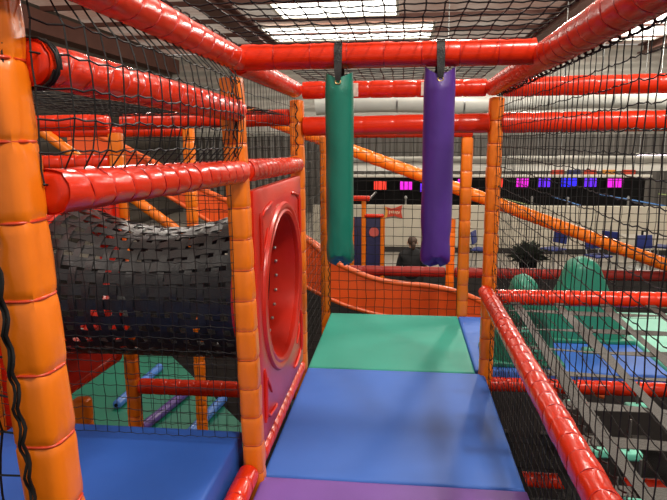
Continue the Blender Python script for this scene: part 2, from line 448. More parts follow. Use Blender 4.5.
strip((6.3, 18.3, -.22), (8.4, 18.3, -.6), 'led_strip', 'thin blue light strip sloping down under the last magenta light')
strip((1.33, 18.5, -.3), (1.33, 18.5, -.65), 'led_strip', 'short upright blue light strip just beside the purple bag')
strip((8.0, 18.4, -.22), (9.0, 18.4, -.33), 'led_green', 'thin yellow-green light strip beyond the last magenta light')
strip((3.6, 18.4, -.38), (5.0, 18.4, -.72), 'led_green', 'thin pale green light strip sloping down past the handrail post')
# ceiling tubes far back
for (x0, x1, y, z, lab) in [(4.3, 5.4, 22, .72, 'thin white tube light high behind the side net, nearest the handrail post'), (6.0, 7.4, 22, .74, 'thin white tube light high behind the side net, above the blue light'),
                            (8.6, 9.6, 22, .8, 'thin white tube light at the far end behind the side net')]:
    e = empty('tube_light', (x0, y, z), lab, 'light', 'white tube lights')
    mb = MB(); mb.tube([(0, 0, 0), (x1 - x0, 0, 0)], .03, 8); mb.build('tube', 'led_white', e)
    mb = MB(); mb.box(((x1 - x0) / 2, 0, .06), (x1 - x0, .1, .05)); mb.build('fitting', 'whitebar', e, False)
    for hx in (.1, x1 - x0 - .1):
        mb = MB(); mb.tube([(hx, 0, .08), (hx, 0, 4.8 - z)], .012, 6); mb.build('hanger_rod', 'silver', e)
# coloured bunting above the white rail
for i, (x, c) in enumerate([(5.6, 'signred'), (6.1, 'navy'), (6.6, 'signred'), (7.2, 'signyel'), (7.8, 'signred')]):
    mb = MB(); mb.box((x, 20.32, .315), (.42, .05, .15), bev=.02)
    tag(mb.build('display_board', c), ['red board on the white rail, nearest the handrail post', 'navy board on the white rail above the blue light', 'red board on the white rail just after the navy one',
        'yellow board on the white rail above the last magenta light', 'red board on the white rail at its far end'][i], 'board', 'small coloured boards')

# ------------------------------------------------------------------ furniture in the hall
GC = 'navy cafe chairs'
def make_chair():
    e = empty('cafe_chair', (0, 0, 0), '', 'chair', GC)
    mb = MB(); mb.box((0, 0, .45), (.42, .42, .04), bev=.018); mb.build('seat', 'chair', e)
    mb = MB(); mb.box((0, .2, .72), (.4, .04, .3), Matrix.Rotation(-.14, 3, 'X'), .018); mb.build('backrest', 'chair', e)
    for sx in (-1, 1):
        for sy in (-1, 1):
            mb = MB(); mb.tube([(sx * .17, sy * .16, .43), (sx * .2, sy * .2, 0)], .014, 8); mb.build('leg', 'silver', e)
        mb = MB(); mb.tube([(sx * .16, .17, .43), (sx * .16, .21, .6)], .013, 8); mb.build('back_upright', 'silver', e)
    return e
proto = None
for (x, y, rz, lab) in [
    (4.85, 13.4, .4, 'navy chair under the diagonal orange bar, beside the taller green pad'),
    (5.5, 14.4, 2.4, 'navy chair at the grey table, nearest the diagonal bar'),
    (6.75, 14.7, -2.2, 'navy chair at the far side of the grey table'),
    (5.95, 13.5, .3, 'navy chair in front of the grey table'),
    (2.45, 14.0, 1.2, 'navy chair beside the dark potted plant'),
    (4.1, 14.2, -1.0, 'navy chair between the dark potted plant and the grey table')]:
    c = copy_tree(proto) if proto else make_chair()
    proto = proto or c
    c.location = (x, y, G); c.rotation_euler = (0, 0, rz); c['label'] = lab
e = empty('cafe_table', (6.1, 14.3, G), 'grey cafe table among navy chairs behind the side net', 'table')
mb = MB(); mb.box((0, 0, .735), (.9, .7, .03), bev=.012); mb.build('tabletop', 'table', e)
mb = MB(); mb.tube([(0, 0, .03), (0, 0, .72)], .04, 10); mb.build('column', 'silver', e)
mb = MB(); mb.tube([(0, 0, 0), (0, 0, .02), (0, 0, .05)], [.28, .27, .05], 20); mb.build('base', 'silver', e)
e = empty('napkin_holder', (6.08, 14.2, G + .75), 'small dark napkin holder standing on the grey table', 'holder')
mb = MB(); mb.box((0, 0, .075), (.12, .1, .15), bev=.015); mb.build('case', 'black', e)
mb = MB(); mb.box((0, -.045, .08), (.08, .02, .09), bev=.006); mb.build('napkins', 'whitebar', e)
# plant
e = empty('potted_plant', (3.35, 13.3, G), 'dark bushy potted plant in front of the cream half wall', 'plant')
mb = MB(); mb.tube([(0, 0, 0), (0, 0, .3), (0, 0, .33)], [.15, .2, .21], 18); mb.build('pot', 'black', e)
mb = MB()
for i in range(150):
    a = rnd.uniform(0, 2 * PI); el = rnd.uniform(.15, 1.4); L = rnd.uniform(.22, .46)
    d = V((math.cos(a) * math.cos(el), math.sin(a) * math.cos(el), math.sin(el))); s_ = d.cross(V((0, 0, 1))).normalized() * rnd.uniform(.04, .07)
    b0 = V((0, 0, .32)) + d * L * .25; p1 = b0 + d * L * .5 + V((0, 0, .04)); p2 = b0 + d * L - V((0, 0, .07))
    mb.add([b0, p1 + s_, p2, p1 - s_], [(0, 1, 2), (0, 2, 3)])
lf = mb.build('foliage', 'plant', e, False)

# booth with navy panel
e = empty('play_booth', (.02, 11, G), 'small play booth with navy panels, orange posts and pink disc beside green bag', 'booth')
for (x, z1) in ((-.13, 1.86), (.22, 1.56), (-.35, 1.56)):
    mb, _ = foam((x, 0, 0), (x, 0, z1), .042, .16, 4, .06); mb.build('post', 'orange', e, loc=(x, 0, 0))
mb = MB(); mb.box((-.12, .06, .8), (.68, .05, 1.5), bev=.015); mb.build('panel', 'navy', e)
mb = MB(); mb.box((-.2, 0, 1.9), (.36, .14, .09), bev=.02); mb.build('top_pad', 'red', e)
mb = MB(); mb.box((.06, 0, 1.58), (.36, .1, .06), bev=.02); mb.build('top_pad', 'red', e)
mb = MB(); mb.disc((.06, .02, 1.27), .09, (0, 1, 0), .04, 20); mb.build('disc', 'pink', e)
mb = MB(); mb.tube([(-.05, 0, 1.86), (.1, 0, 2.02)], .02, 8); mb.build('handle', 'silver', e)

# ------------------------------------------------------------------ seated person (seen from behind)
def skin_body(pts, edges, rad, name, m, parent, sub=2, root=0):
    me = bpy.data.meshes.new(name); me.from_pydata(pts, edges, []); me.update()
    o = bpy.data.objects.new(name, me); COL.objects.link(o); me.materials.append(M[m])
    o.modifiers.new('Skin', 'SKIN'); me.skin_vertices.new() if not me.skin_vertices else None
    sv = me.skin_vertices[0].data
    for i, r in enumerate(rad): sv[i].radius = r if isinstance(r, tuple) else (r, r); sv[i].use_root = (i == root)
    o.modifiers['Skin'].use_smooth_shade = True
    s_ = o.modifiers.new('Subdivision', 'SUBSURF'); s_.levels = sub; s_.render_levels = sub
    if parent: o.parent = parent
    return o
per = empty('person', (.77, 10.5, G), 'person seen from behind, seated, dark top and tied-back brown hair', 'person')
pts = []; ed = []; rd = []
def jv(p, r, par=None):
    pts.append(p); rd.append(r)
    if par is not None: ed.append((par, len(pts) - 1))
    return len(pts) - 1
pel = jv((0, 0, .52), (.16, .12)); sp1 = jv((0, -.01, .68), (.14, .1), pel); sp2 = jv((0, -.01, .84), (.165, .11), sp1); ch = jv((0, .0, .95), (.13, .09), sp2)
nk = jv((0, .015, 1.02), .05, ch); nk2 = jv((0, .03, 1.07), .048, nk)
hd = jv((.005, .04, 1.13), (.07, .085), nk2); hd2 = jv((.01, .045, 1.19), (.075, .09), hd); hd3 = jv((.01, .04, 1.235), (.05, .06), hd2)
for sx in (-1, 1):
    sh = jv((sx * .17, 0, .94), .06, ch); el = jv((sx * .235, .06, .68), .042, sh); wr_ = jv((sx * .14, .29, .6), .028, el)
    pm = jv((sx * .115, .36, .6), (.036, .02), wr_)
    for q in range(4):
        f0 = jv((sx * (.15 - .022 * q), .405, .605), .0095, pm); f1 = jv((sx * (.15 - .022 * q), .44 + .004 * (q in (1, 2)), .597), .0085, f0); jv((sx * (.15 - .022 * q), .462 + .008 * (q in (1, 2)), .58), .0075, f1)
    t0 = jv((sx * .075, .36, .6), .011, pm); jv((sx * .06, .395, .592), .009, t0)
    hp = jv((sx * .1, .05, .5), .095, pel); kn = jv((sx * .15, .44, .5), .062, hp); an = jv((sx * .15, .43, .1), .042, kn); jv((sx * .15, .53, .045), .04, an)
body = skin_body(pts, ed, rd, 'body', 'skin', per)
# clothing: top and trousers as sleeves over the same skeleton
cp = [(0, 0, .5), (0, -.01, .68), (0, -.01, .84), (0, -.005, .96), (0, .02, 1.1), (-.17, 0, .94), (-.235, .06, .68), (-.165, .24, .615), (.17, 0, .94), (.235, .06, .68), (.165, .24, .615)]
skin_body(cp, [(0, 1), (1, 2), (2, 3), (3, 4), (3, 5), (5, 6), (6, 7), (3, 8), (8, 9), (9, 10)], [(.18, .145), (.16, .125), (.185, .135), (.15, .12), .066, .075, .056, .04, .075, .056, .04], 'black_top', 'top', per)
cp = [(0, 0, .5), (-.1, .05, .5), (-.15, .44, .5), (-.15, .43, .12), (.1, .05, .5), (.15, .44, .5), (.15, .43, .12)]
skin_body(cp, [(0, 1), (1, 2), (2, 3), (0, 4), (4, 5), (5, 6)], [(.17, .135), .108, .075, .055, .108, .075, .055], 'trousers', 'darktrim', per)
mb = MB()
for (c, r) in (((.01, .02, 1.195), (.084, .088, .088)), ((.03, -.085, 1.12), (.035, .035, .07))):
    rr = []
    for i in range(1, 12):
        a = PI * i / 12
        rr.append([(c[0] + r[0] * math.sin(a) * math.cos(2 * PI * q / 20), c[1] + r[1] * math.sin(a) * math.sin(2 * PI * q / 20), c[2] - r[2] * math.cos(a) + .003 * math.sin(q * 5)) for q in range(20)])
    mb.rings(rr)
mb.build('hair', 'hair', per)
for sx in (-1, 1):
    mb = MB(); mb.box((sx * .15, .5, .04), (.09, .26, .08), bev=.03); mb.build('shoe', 'black', per)
    mb = MB(); mb.tube([(sx * .03 + .01, .125, 1.165), (sx * .03 + .01, .134, 1.165)], .01, 8); mb.build('eye', 'black', per)
    mb = MB(); mb.box((sx * .088 + .01, .045, 1.15), (.015, .035, .055), bev=.007); mb.build('ear', 'skin', per)
mb = MB(); mb.tube([(.01, .125, 1.17), (.01, .15, 1.135), (.01, .13, 1.13)], [.008, .013, .008], 8); mb.build('nose', 'skin', per)
mb = MB(); mb.box((.01, .126, 1.1), (.04, .012, .012), bev=.005); mb.build('mouth', 'pink', per)
e = empty('bench', (.77, 10.5, G), 'low dark bench the seated person sits on', 'bench')
mb = MB(); mb.box((0, .05, .36), (1.1, .36, .06), bev=.02); mb.build('seat', 'black', e)
for sx in (-1, 1):
    for sy in (-.1, .2):
        mb = MB(); mb.tube([(sx * .48, sy, 0), (sx * .48, sy, .34)], .02, 8); mb.build('leg', 'silver', e)

# ------------------------------------------------------------------ deck mats
GM = 'deck mats'
def padmat(x0, x1, y0, y1, z1, t, m, label, seed=0, bev=.012, crease=.003):
    mb = MB(); nx, ny = 26, 26
    def zt(u, v):
        p = V((x0 + (x1 - x0) * u, y0 + (y1 - y0) * v, seed))
        e_ = min(u * (x1 - x0), (1 - u) * (x1 - x0), v * (y1 - y0), (1 - v) * (y1 - y0))
        rd_ = -bev * (1 - math.sqrt(max(0, 1 - (1 - min(1, e_ / bev)) ** 2))) if e_ < bev else 0
        return z1 + rd_ + crease * min(1, e_ / .06) * (noise.noise(p * 5) + .5 * noise.noise(p * 13))
    us = [0, .004, .01, .02] + [.02 + .96 * i / nx for i in range(1, nx)] + [.98, .99, .996, 1]
    n = len(us)
    vs = []; fs = []
    for j in us:
        for i in us: vs.append((x0 + (x1 - x0) * i, y0 + (y1 - y0) * j, zt(i, j)))
    for j in range(n - 1):
        for i in range(n - 1): fs.append((j * n + i, j * n + i + 1, (j + 1) * n + i + 1, (j + 1) * n + i))
    bd = [i for i in range(n)] + [(j + 1) * n - 1 for j in range(1, n)] + [(n - 1) * n + i for i in range(n - 2, -1, -1)] + [j * n for j in range(n - 2, 0, -1)]
    o = len(vs)
    for b in bd: vs.append((vs[b][0], vs[b][1], z1 - t))
    for k_ in range(len(bd)):
        k2 = (k_ + 1) % len(bd); fs.append((bd[k2], bd[k_], o + k_, o + k2))
    fs.append(tuple(o + k_ for k_ in range(len(bd) - 1, -1, -1)))
    mb.add(vs, fs)
    return tag(mb.build('floor_mat', m), label, 'mat', GM)
padmat(.04, 1.078, .9, 2.168, 0, .06, 'purplemat', 'purple vinyl floor mat at the near end of the walkway', 1)
padmat(.04, 1.072, 2.173, 3.355, 0, .06, 'bluemat', 'large blue vinyl floor mat between the purple mat and green mat', 2, crease=.004)
padmat(.04, 1.022, 3.36, 4.52, 0, .06, 'greenmat', 'green vinyl floor mat at the far end of the walkway, below the slide', 3)
padmat(1.027, 2.13, 3.42, 4.52, -.002, .06, 'bluemat', 'blue vinyl mat under the two green pads behind the side net', 4)
padmat(2.15, 3.3, 3.42, 4.75, 0, .05, 'mintmat', 'pale mint vinyl mat next to the blue one behind the side net', 5)
padmat(-1.03, -.055, .98, 2.235, .155, .16, 'bluestep_shaded', 'raised blue mat in the side opening beyond the nearest orange post', 6)

# ------------------------------------------------------------------ frame posts
post(.042, .955, G, 1.72, 'nearest and largest orange padded post, black net lacing down its side', hw=.043, seg=.134, tie_m='tie', tie_r=.0032, seed=1, lean=(-.138, 0))
post(.062, Y1, G, H - .05, 'orange padded post beside the red hole panel, at its near edge', hw=.040, seg=.118, seed=2, lean=(-.09, 0))
post(0, Y2, G, H - .05, 'orange padded post at the far edge of the red hole panel', hw=.038, seg=.122, seed=3)
post(0, Y3, G, 1.36, 'slim orange padded post at the green mat\'s back corner, behind the green bag', hw=.036, seg=.122, seed=4)
post(WX + .022, Y2, G, H - .05, 'orange padded post where the slanting red handrail ends', hw=.038, seg=.122, seed=5)
post(WX, Y3, G, 1.35, 'orange padded post at the green mat\'s back corner, just past the purple bag', hw=.042, seg=.122, seed=6)
post(WX, Y4, G, .60, 'shadowed orange padded post standing behind the wave slide', hw=.04, seg=.14, ties=False, seed=7)
post(-1.105, Y1, G, 1.4, 'orange padded post seen just past the nearest post, at the blue mat\'s far edge', hw=.045, seg=.122, seed=8)
post(-1.06, Y2, G, 1.38, 'orange padded post behind the far end of the black webbing tube', hw=.04, seg=.122, seed=9)
post(-1.06, Y3, G, 1.46, 'orange padded post in front of the slide, seen above the webbing tube', hw=.042, seg=.13, seed=10)
post(-1.10, 2.84, G, -.02, 'short orange padded post below the webbing tube, under the red rail', hw=.045, seg=.13, seed=11)

# ------------------------------------------------------------------ frame bars
bar((.008, Y1, H + .015), (WX - .03, Y1, H + .015), 'red padded crossbar that carries the green and purple bags', hw=.044, seg=.125, ties=True, pinch=.035)
bar((0, .1, 1.612), (0, Y1 - .0, H + .008), 'red padded top bar over the hole panel side, nearest stretch, net laced along it', hw=.040, seg=.1, ties=True, slant=.02, pinch=.045)
bar((0, Y1 + .0, H), (0, Y2 - .05, H), 'red padded top bar running back from the bags\' crossbar above the hole panel', hw=.042, seg=.09, slant=.02, pinch=.05)
bar((WX, .1, 1.60), (WX, Y1, H), 'big red padded top bar sloping up to the picture\'s upper corner', hw=.048, seg=.09, ties=True, slant=.02, pinch=.035)
bar((WX, Y1, H), (WX, Y2 - .0, H), 'red padded top bar running back from the crossbar to the handrail post', hw=.044, seg=.085, slant=.02, pinch=.05)
bar((.03, Y2, H), (WX - .03, Y2, H), 'red padded upper bar behind the bags, with white tags', hw=.046, seg=.13)
bar((.034, Y2 - .02, 1.405), (WX - .012, Y2 - .02, 1.415), 'red padded bar behind the bags, second from the top', hw=.052, seg=.16, pinch=.06)
bar((.0, Y3, 1.392), (WX + .04, Y3, 1.392), 'red padded bar on the far frame, just under the second bar behind the bags', hw=.044, seg=.13)
bar((WX + .05, Y2, H), (2.35, Y2, H + .01), 'red padded top bar behind the tall side net', hw=.05, seg=.15)
bar((WX + .045, Y2, 1.415), (2.35, Y2, 1.42), 'red padded second bar behind the tall side net', hw=.054, seg=.15)
bar((WX + .045, Y2, .455), (2.35, Y2, .46), 'red padded crossbar behind the side net, at the ends of the grey webbing straps', hw=.043, seg=.1)
bar((WX + .045, Y2 - .01, -.06), (2.35, Y2 - .01, -.055), 'red padded crossbar in front of the blue mat\'s edge, behind the straps', hw=.04, seg=.1)
bar((WX + .045, Y2, -.65), (2.35, Y2, -.655), 'lowest red padded crossbar deep below the grey straps', hw=.043, seg=.12)
bar((WX, .3, .495), (WX, Y2 - .045, .495), 'long slanting red padded handrail along the side net', hw=.040, seg=.092, ties=True, slant=.01, pinch=.05, wr=.003)
# rails over the hole panel side
bar((-.045, .985, 1.455), (-.0, Y1 - .04, 1.43), 'red padded upper side rail under the net, from the nearest post', hw=.039, seg=.072, ties=True, slant=.018, sdir=PI / 2, pinch=.06, wr=.0025)
bar((-.03, .985, 1.236), (.0, Y1 - .03, 1.216), 'thick shiny red padded side rail at eye height, from the nearest post', hw=.041, seg=.08, ties=True, slant=.016, sdir=-PI / 2, pinch=.05, wr=.003)
bar((.0, Y1 + .03, 1.216), (.0, Y2 - .035, 1.196), 'red padded side rail directly above the hole panel', hw=.043, seg=.075, ties=True, slant=.014, sdir=-PI / 2)
bar((.0, .998, .04), (.0, Y1 - .042, .035), 'red padded foot rail between the raised blue and purple mats', hw=.042, seg=.1, ties=True, slant=.01, pinch=.07)
bar((.004, Y1 + .044, .028), (.0, Y2 - .04, .02), 'red padded foot rail along the hole panel, beside the blue mat', hw=.036, seg=.075, ties=True, slant=.012, pinch=.1)
# the next bay
bar((-1.02, Y2, 1.44), (-.04, Y2, 1.455), 'red padded bar of the next bay, seen through the upper side net', hw=.046, seg=.1)
bar((-2.2, Y2, 1.43), (-1.1, Y2, 1.44), 'red padded bar of the far bay beside the nearest post, upper one', hw=.046, seg=.1)
bar((-2.3, Y3, 1.41), (-1.096, Y3, 1.41), 'red padded bar of the far bay that ends at the post before the slide', hw=.042, seg=.13)
bar((-2.2, Y2, 1.205), (-1.1, Y2, 1.21), 'red padded bar of the far bay, just above the thick side rail', hw=.045, seg=.1)
bar((-1.015, Y2, -.165), (-.04, Y2, -.16), 'dark red padded crossbar under the black webbing tube', hw=.048, seg=.09)
bar((-1.135, 2.215, .09), (-1.135, Y2 - .04, .05), 'red padded rail running back below the far end of the webbing tube', hw=.042, seg=.1)
# far frame behind slide
bar((-.6, Y4, .075), (WX - .045, Y4, .075), 'dull red padded bar behind the wave slide', hw=.05, seg=.2, m='red_shaded', group='red padded bars')
bar((WX + .045, Y4, .075), (3.5, Y4, .075), 'dull red padded bar behind the two green pads', hw=.05, seg=.2, m='red_shaded')
GD = 'orange diagonal bars'
bar((-.95, 5.64, 1.63), (3.4, 5.64, .05), 'long diagonal orange padded bar crossing behind the bags and posts', hw=.058, seg=.11, m='orange', group=GD, ties=False)
bar((-2.25, 4.49, 1.44), (-1.085, 4.49, .585), 'diagonal orange padded bar leaning on the post in front of the slide', hw=.04, seg=.12, m='orange', group=GD)

# care tags on the upper bar
tb = [o for o in bpy.data.objects if o.get('label', '') == 'red padded upper bar behind the bags, with white tags'][0]
for x in (.33, .69):
    mb = MB(); mb.box((0, 0, 0), (.026, .002, .07), bev=.0008); o = mb.build('care_tag', 'tag'); o['label'] = 'white care tag'
    o.parent = tb; o.matrix_parent_inverse = Matrix.Identity(4)
    mw = Matrix.Translation((x, Y2 - .047, 1.595)); 
    R = axis_rot((.03, Y2, H), (WX - .03, Y2, H)).to_4x4(); T = Matrix.Translation((.03, Y2, H)) @ R
    o.matrix_local = T.inverted() @ mw

# ------------------------------------------------------------------ hole panel
def hole_panel(x, y0, y1, z0, z1, cy, cz, ry, rz, collar, label):
    e = empty('hole_panel', (x, (y0 + y1) / 2, z0), label, 'panel', 'red hole panels')
    by = (y0 + y1) / 2
    def ring(fx, sc_, n=64):
        return [(fx, cy - by + ry * sc_ * math.cos(2 * PI * k_ / n), cz - z0 + rz * sc_ * math.sin(2 * PI * k_ / n)) for k_ in range(n)]
    def square(fx, inset, n=64):
        r = []
        for k_ in range(n):
            a = 2 * PI * k_ / n; c, s_ = math.cos(a), math.sin(a); t = 1 / max(abs(c), abs(s_))
            u, v_ = c * t, s_ * t
            yy = (y0 + inset if u < 0 else y1 - inset); 
            yy = cy + (yy - cy) * abs(u); zz = (z0 + inset if v_ < 0 else z1 - inset); zz = cz + (zz - cz) * abs(v_)
            r.append((fx, yy - by, zz - z0))
        return r
    mb = MB()
    mb.rings([ring(.012, 1.16), square(.012, .012), square(.006, .0), square(-.022, .0), square(-.028, .01), ring(-.028, 1.16)], cap=False, loop=True)
    # raised corner bars moulded in the sheet
    for sy in (0, 1):
        for sz in (0, 1):
            yy = (y0 + .075 if sy == 0 else y1 - .075) - by; zz = (.09 if sz == 0 else z1 - z0 - .09)
            dy = 1 if sy == 0 else -1; dz = 1 if sz == 0 else -1
            mb.tube([(.012, yy, zz), (.018, yy, zz + dz * .03), (.018, yy, zz + dz * .2), (.012, yy, zz + dz * .23)], .008, 8)
            mb.tube([(.012, yy + dy * .04, zz + dz * .02), (.018, yy + dy * .06, zz), (.018, yy + dy * .19, zz - dz * .02), (.012, yy + dy * .22, zz - dz * .02)], .007, 8)
            mb.tube([(.012, yy + dy * .05, zz + dz * .17), (.017, yy + dy * .08, zz + dz * .13), (.012, yy + dy * .13, zz + dz * .08)], .006, 8)
    mb.build('sheet', 'panel', e)
    mb = MB()
    mb.rings([ring(.010, 1.18), ring(.024, 1.155), ring(.026, 1.10), ring(.019, 1.07), ring(.024, 1.04), ring(.018, 1.005), ring(-.0, 1.0), ring(-.028, 1.02), ring(-.03, 1.17)], cap=False, loop=True)
    mb.build('ring_flange', 'panel', e)
    mb = MB(); mb.rings([ring(-.005, 1.0), ring(-.06, .985), ring(-collar, .965), ring(-collar, .985), ring(-.06, 1.005), ring(-.005, 1.02)], cap=False, loop=True)
    mb.build('collar', 'panel', e)
    nb = 26
    for k_ in range(nb):
        a = 2 * PI * (k_ + .5) / nb
        p = V((-collar * .75, cy - by + ry * .955 * math.cos(a), cz - z0 + rz * .955 * math.sin(a))); nrm = V((0, math.cos(a) / ry, math.sin(a) / rz)).normalized()
        mb = MB(); mb.tube([p + nrm * .012, p, p - nrm * .004], [.0085, .0085, .004], 10); mb.build('bolt', 'bolt', e)
    return e
hole_panel(.022, Y1 + .045, Y2 - .115, .085, 1.14, 2.735, .655, .385, .335, .14, 'red moulded plastic panel with a big round crawl hole beside the blue mat')
hole_panel(-1.055, Y1 + .05, Y2 - .045, .12, 1.14, 2.78, .66, .40, .325, .0 + .04, 'red moulded plastic panel at the far end of the black webbing tube')

# ------------------------------------------------------------------ woven webbing tube between the panels
e = empty('webbing_tube', (-.53, 2.79, .64), 'black woven webbing crawl tube slung between the two red panels', 'crawl tube')
X0, X1 = -.492, .43        # local x ends
NL, NH = 30, 14
def tr(x, a):
    """radius of the tube at local x and angle"""
    t = (x - X0) / (X1 - X0); s_ = math.sin(PI * t)
    ry = .405 - .04 * s_; rz = (.352 if math.sin(a) > 0 else .375) - (.05 if math.sin(a) > 0 else .0) * s_
    cz = .02
    up = math.sin(a)
    z = cz + rz * up - (.055 * s_ if up > 0 else .0) * abs(up)
    return V((x, ry * math.cos(a), z))
def strap_ribbon(pts, nrm, wdir, w, th):
    mb = MB(); rr = []
    for p, n_, d in zip(pts, nrm, wdir):
        rr.append([p + d * w / 2 + n_ * th / 2, p - d * w / 2 + n_ * th / 2, p - d * w / 2 - n_ * th / 2, p + d * w / 2 - n_ * th / 2])
    return mb, rr
for i in range(NL):
    a = 2 * PI * (i + .5) / NL; P_ = []; N_ = []; D_ = []
    K = NH * 4
    for k_ in range(K + 1):
        x = X0 + (X1 - X0) * k_ / K
        ph = (k_ / K * NH)
        p = tr(x, a); q = tr(x, a + .02); d = (q - p).normalized(); n_ = d.cross(V((1, 0, 0))).normalized()
        if n_.dot(V((0, p.y, p.z))) < 0: n_ = -n_
        off = .0035 * math.cos(PI * (ph - .5) + PI * i) + .002 * noise.noise(V((x * 8, i * 1.3, 0)))
        P_.append(p + n_ * off); N_.append(n_); D_.append(d)
    mb, rr = strap_ribbon(P_, N_, D_, .049 + .004 * noise.noise(V((i * 3.3, 1, 2))), .0018); mb.rings(rr); mb.build('lengthwise_strap', 'tubeweb', e)
for j in range(NH):
    x = X0 + (X1 - X0) * (j + .5) / NH; P_ = []; N_ = []; D_ = []
    K = NL * 2
    for k_ in range(K):
        a = 2 * PI * (k_ + 1) / K
        xx = x + .006 * math.sin(a * 2 + j)
        p = tr(xx, a); q = tr(xx, a + .02); d = (q - p).normalized(); n_ = d.cross(V((1, 0, 0))).normalized()
        if n_.dot(V((0, p.y, p.z))) < 0: n_ = -n_
        i = (k_ + 1) / 2 - .5
        off = -.0035 * math.cos(PI * i + PI * j)
        P_.append(p + n_ * off); N_.append(n_); D_.append(V((1, 0, 0)))
    mb, rr = strap_ribbon(P_, N_, D_, .034, .0018); mb.rings(rr, loop=True, cap=False); mb.build('hoop_strap', 'tubeweb', e)

# ------------------------------------------------------------------ punch bags
def punch_bag(x, z0, z1, r, m, label, seed, ear_h):
    e = empty('punch_bag', (x, Y1 - .004, z1), label, 'punch bag', 'hanging punch bags')
    mb = MB(); n = 40; L = z1 - z0; rr = []
    K = 60
    for i in range(K + 1):
        t = i / K; z = -t * L
        f = 1.0
        if t > .955: f = max(.06, math.sqrt(max(0, 1 - ((t - .955) / .047) ** 2)) * .96 + .04)
        ring = []
        for q in range(n):
            a = 2 * PI * q / n
            ca, sa = math.cos(a), math.sin(a)
            rx = r * f
            # creases gather near the bottom seam and softly along the side
            cr = .10 * max(0, (t - .68) / .32) * noise.noise(V((ca * 2.6 + seed, sa * 2.6, t * 9)))
            cr += .022 * noise.noise(V((ca * 1.3, sa * 1.3, t * 5 + seed)))
            if 0.76 < t < .97: cr += -.07 * math.exp(-((t - .86) / .035) ** 2) * max(0, math.cos(2 * a)) ** 3
            ear = ear_h * (abs(ca) ** 2.2) * max(0, 1 - t * 14) - .012 * max(0, 1 - t * 14) * (1 - abs(ca)) 
            flat = 1 - .22 * max(0, 1 - t * 12) * abs(sa)
            ring.append((rx * (1 + cr) * ca * (1 - .03 * max(0, 1 - t * 12)), rx * (1 + cr) * sa * flat, z + ear + (-.012 * math.cos(2 * a) * (t > .96))))
        rr.append(ring)
    # top cover dips in the middle
    top = [(0.55 * p[0], .55 * p[1], p[2] - .018) for p in rr[0]]
    mb.rings([top] + rr); mb.build('bag', m, e)
    # strap looped over the crossbar
    bz = H + .015 - z1; path = []
    path += [V((0, -.047, -.022)), V((0, -.053, .01))]
    for k_ in range(17):
        a = PI + .25 - (PI + .5) * k_ / 16
        path.append(V((0, .0475 * math.cos(a) + .004, bz + .0475 * math.sin(a))))
    path += [V((0, .046, .0)), V((0, .044, -.03))]
    mb = MB(); rgs = []
    for i, p in enumerate(path):
        a_ = path[max(0, i - 1)]; b_ = path[min(len(path) - 1, i + 1)]; t_ = (b_ - a_).normalized(); nn = t_.cross(V((1, 0, 0))).normalized() * .0015
        w = .0135 if i > 1 else (.0125 if i == 1 else .009)
        rgs.append([p + V((w, 0, 0)) + nn, p + V((-w, 0, 0)) + nn, p + V((-w, 0, 0)) - nn, p + V((w, 0, 0)) - nn])
    mb.rings(rgs); o = mb.build('strap', 'strap', e); o['label'] = 'black hanging strap'
    mb = MB(); mb.tube([(.009 * math.cos(2 * PI * k_ / 16), -.0465, -.026 + .007 * math.sin(2 * PI * k_ / 16)) for k_ in range(16)], .0022, 6, False, True)
    o = mb.build('grommet', 'brass', e); o['label'] = 'small brass grommet'
    return e
punch_bag(.361, .882, 1.548, .050, 'greenbag', 'dark green cylindrical punch bag hanging from the red crossbar', 3, .010)
punch_bag(.707, .884, 1.552, .054, 'purplebag', 'purple cylindrical punch bag hanging from the red crossbar', 9, .02)

# ------------------------------------------------------------------ wave slide
e = empty('wave_slide', (0, 5.2, 0), 'orange-red plastic wave slide running down behind the green mat', 'slide')
topl = [(-2.3, 1.5), (-1.8, 1.29), (-1.44, 1.09), (-1.18, .95), (-.84, .80), (-.5, .655), (-.25, .53), (-.12, .42), (-.02, .325), (.11, .262), (.28, .19), (.42, .152), (.58, .132), (.78, .118), (.95, .095), (1.12, .05), (1.28, -.02), (1.5, -.14), (1.9, -.36), (2.3, -.5)]
botl = [(-2.3, 1.2), (-1.44, .88), (-.9, .55), (-.5, .27), (-.18, .06), (.11, -.07), (.34, -.13), (.7, -.2), (1.1, -.27), (1.5, -.45), (2.3, -.82)]
def interp(tab, x):
    for (a, b) in zip(tab, tab[1:]):
        if a[0] <= x <= b[0]: return a[1] + (b[1] - a[1]) * (x - a[0]) / (b[0] - a[0])
    return tab[-1][1]
def smooth(tab, x): return sum(interp(tab, min(max(x + d, tab[0][0]), tab[-1][0])) for d in (-.06, -.03, 0, .03, .06)) / 5
xs = [-2.3 + 4.6 * i / 110 for i in range(111)]
for (yy, dz_) in ((-.2, 0), (.3, -.12)):
    mb = MB(); mb.rings([[(x, yy - .018, smooth(botl, x)), (x, yy + .018, smooth(botl, x)), (x, yy + .018, smooth(topl, x) + dz_), (x, yy - .018, smooth(topl, x) + dz_)] for x in xs]); mb.build('side_wall', 'slide', e)
    mb = MB(); mb.tube([(x, yy, smooth(topl, x) + dz_) for x in xs], .026, 8); mb.build('edge_rim', 'slideedge', e)
    mb = MB(); mb.tube([(x, yy - .01, smooth(botl, x)) for x in xs], .02, 8); mb.build('lower_rim', 'slideedge', e)
mb = MB(); mb.rings([[(x, -.19, smooth(botl, x) + .05), (x, .29, smooth(botl, x) + .05), (x, .29, smooth(botl, x) + .02), (x, -.19, smooth(botl, x) + .02)] for x in xs]); mb.build('bed', 'slide', e)
for x in (-.4, .6, 2.0):
    mb = MB(); mb.tube([(x, .05, G), (x, .05, smooth(botl, x) + .03)], .03, 10); mb.build('support_leg', 'silver', e)

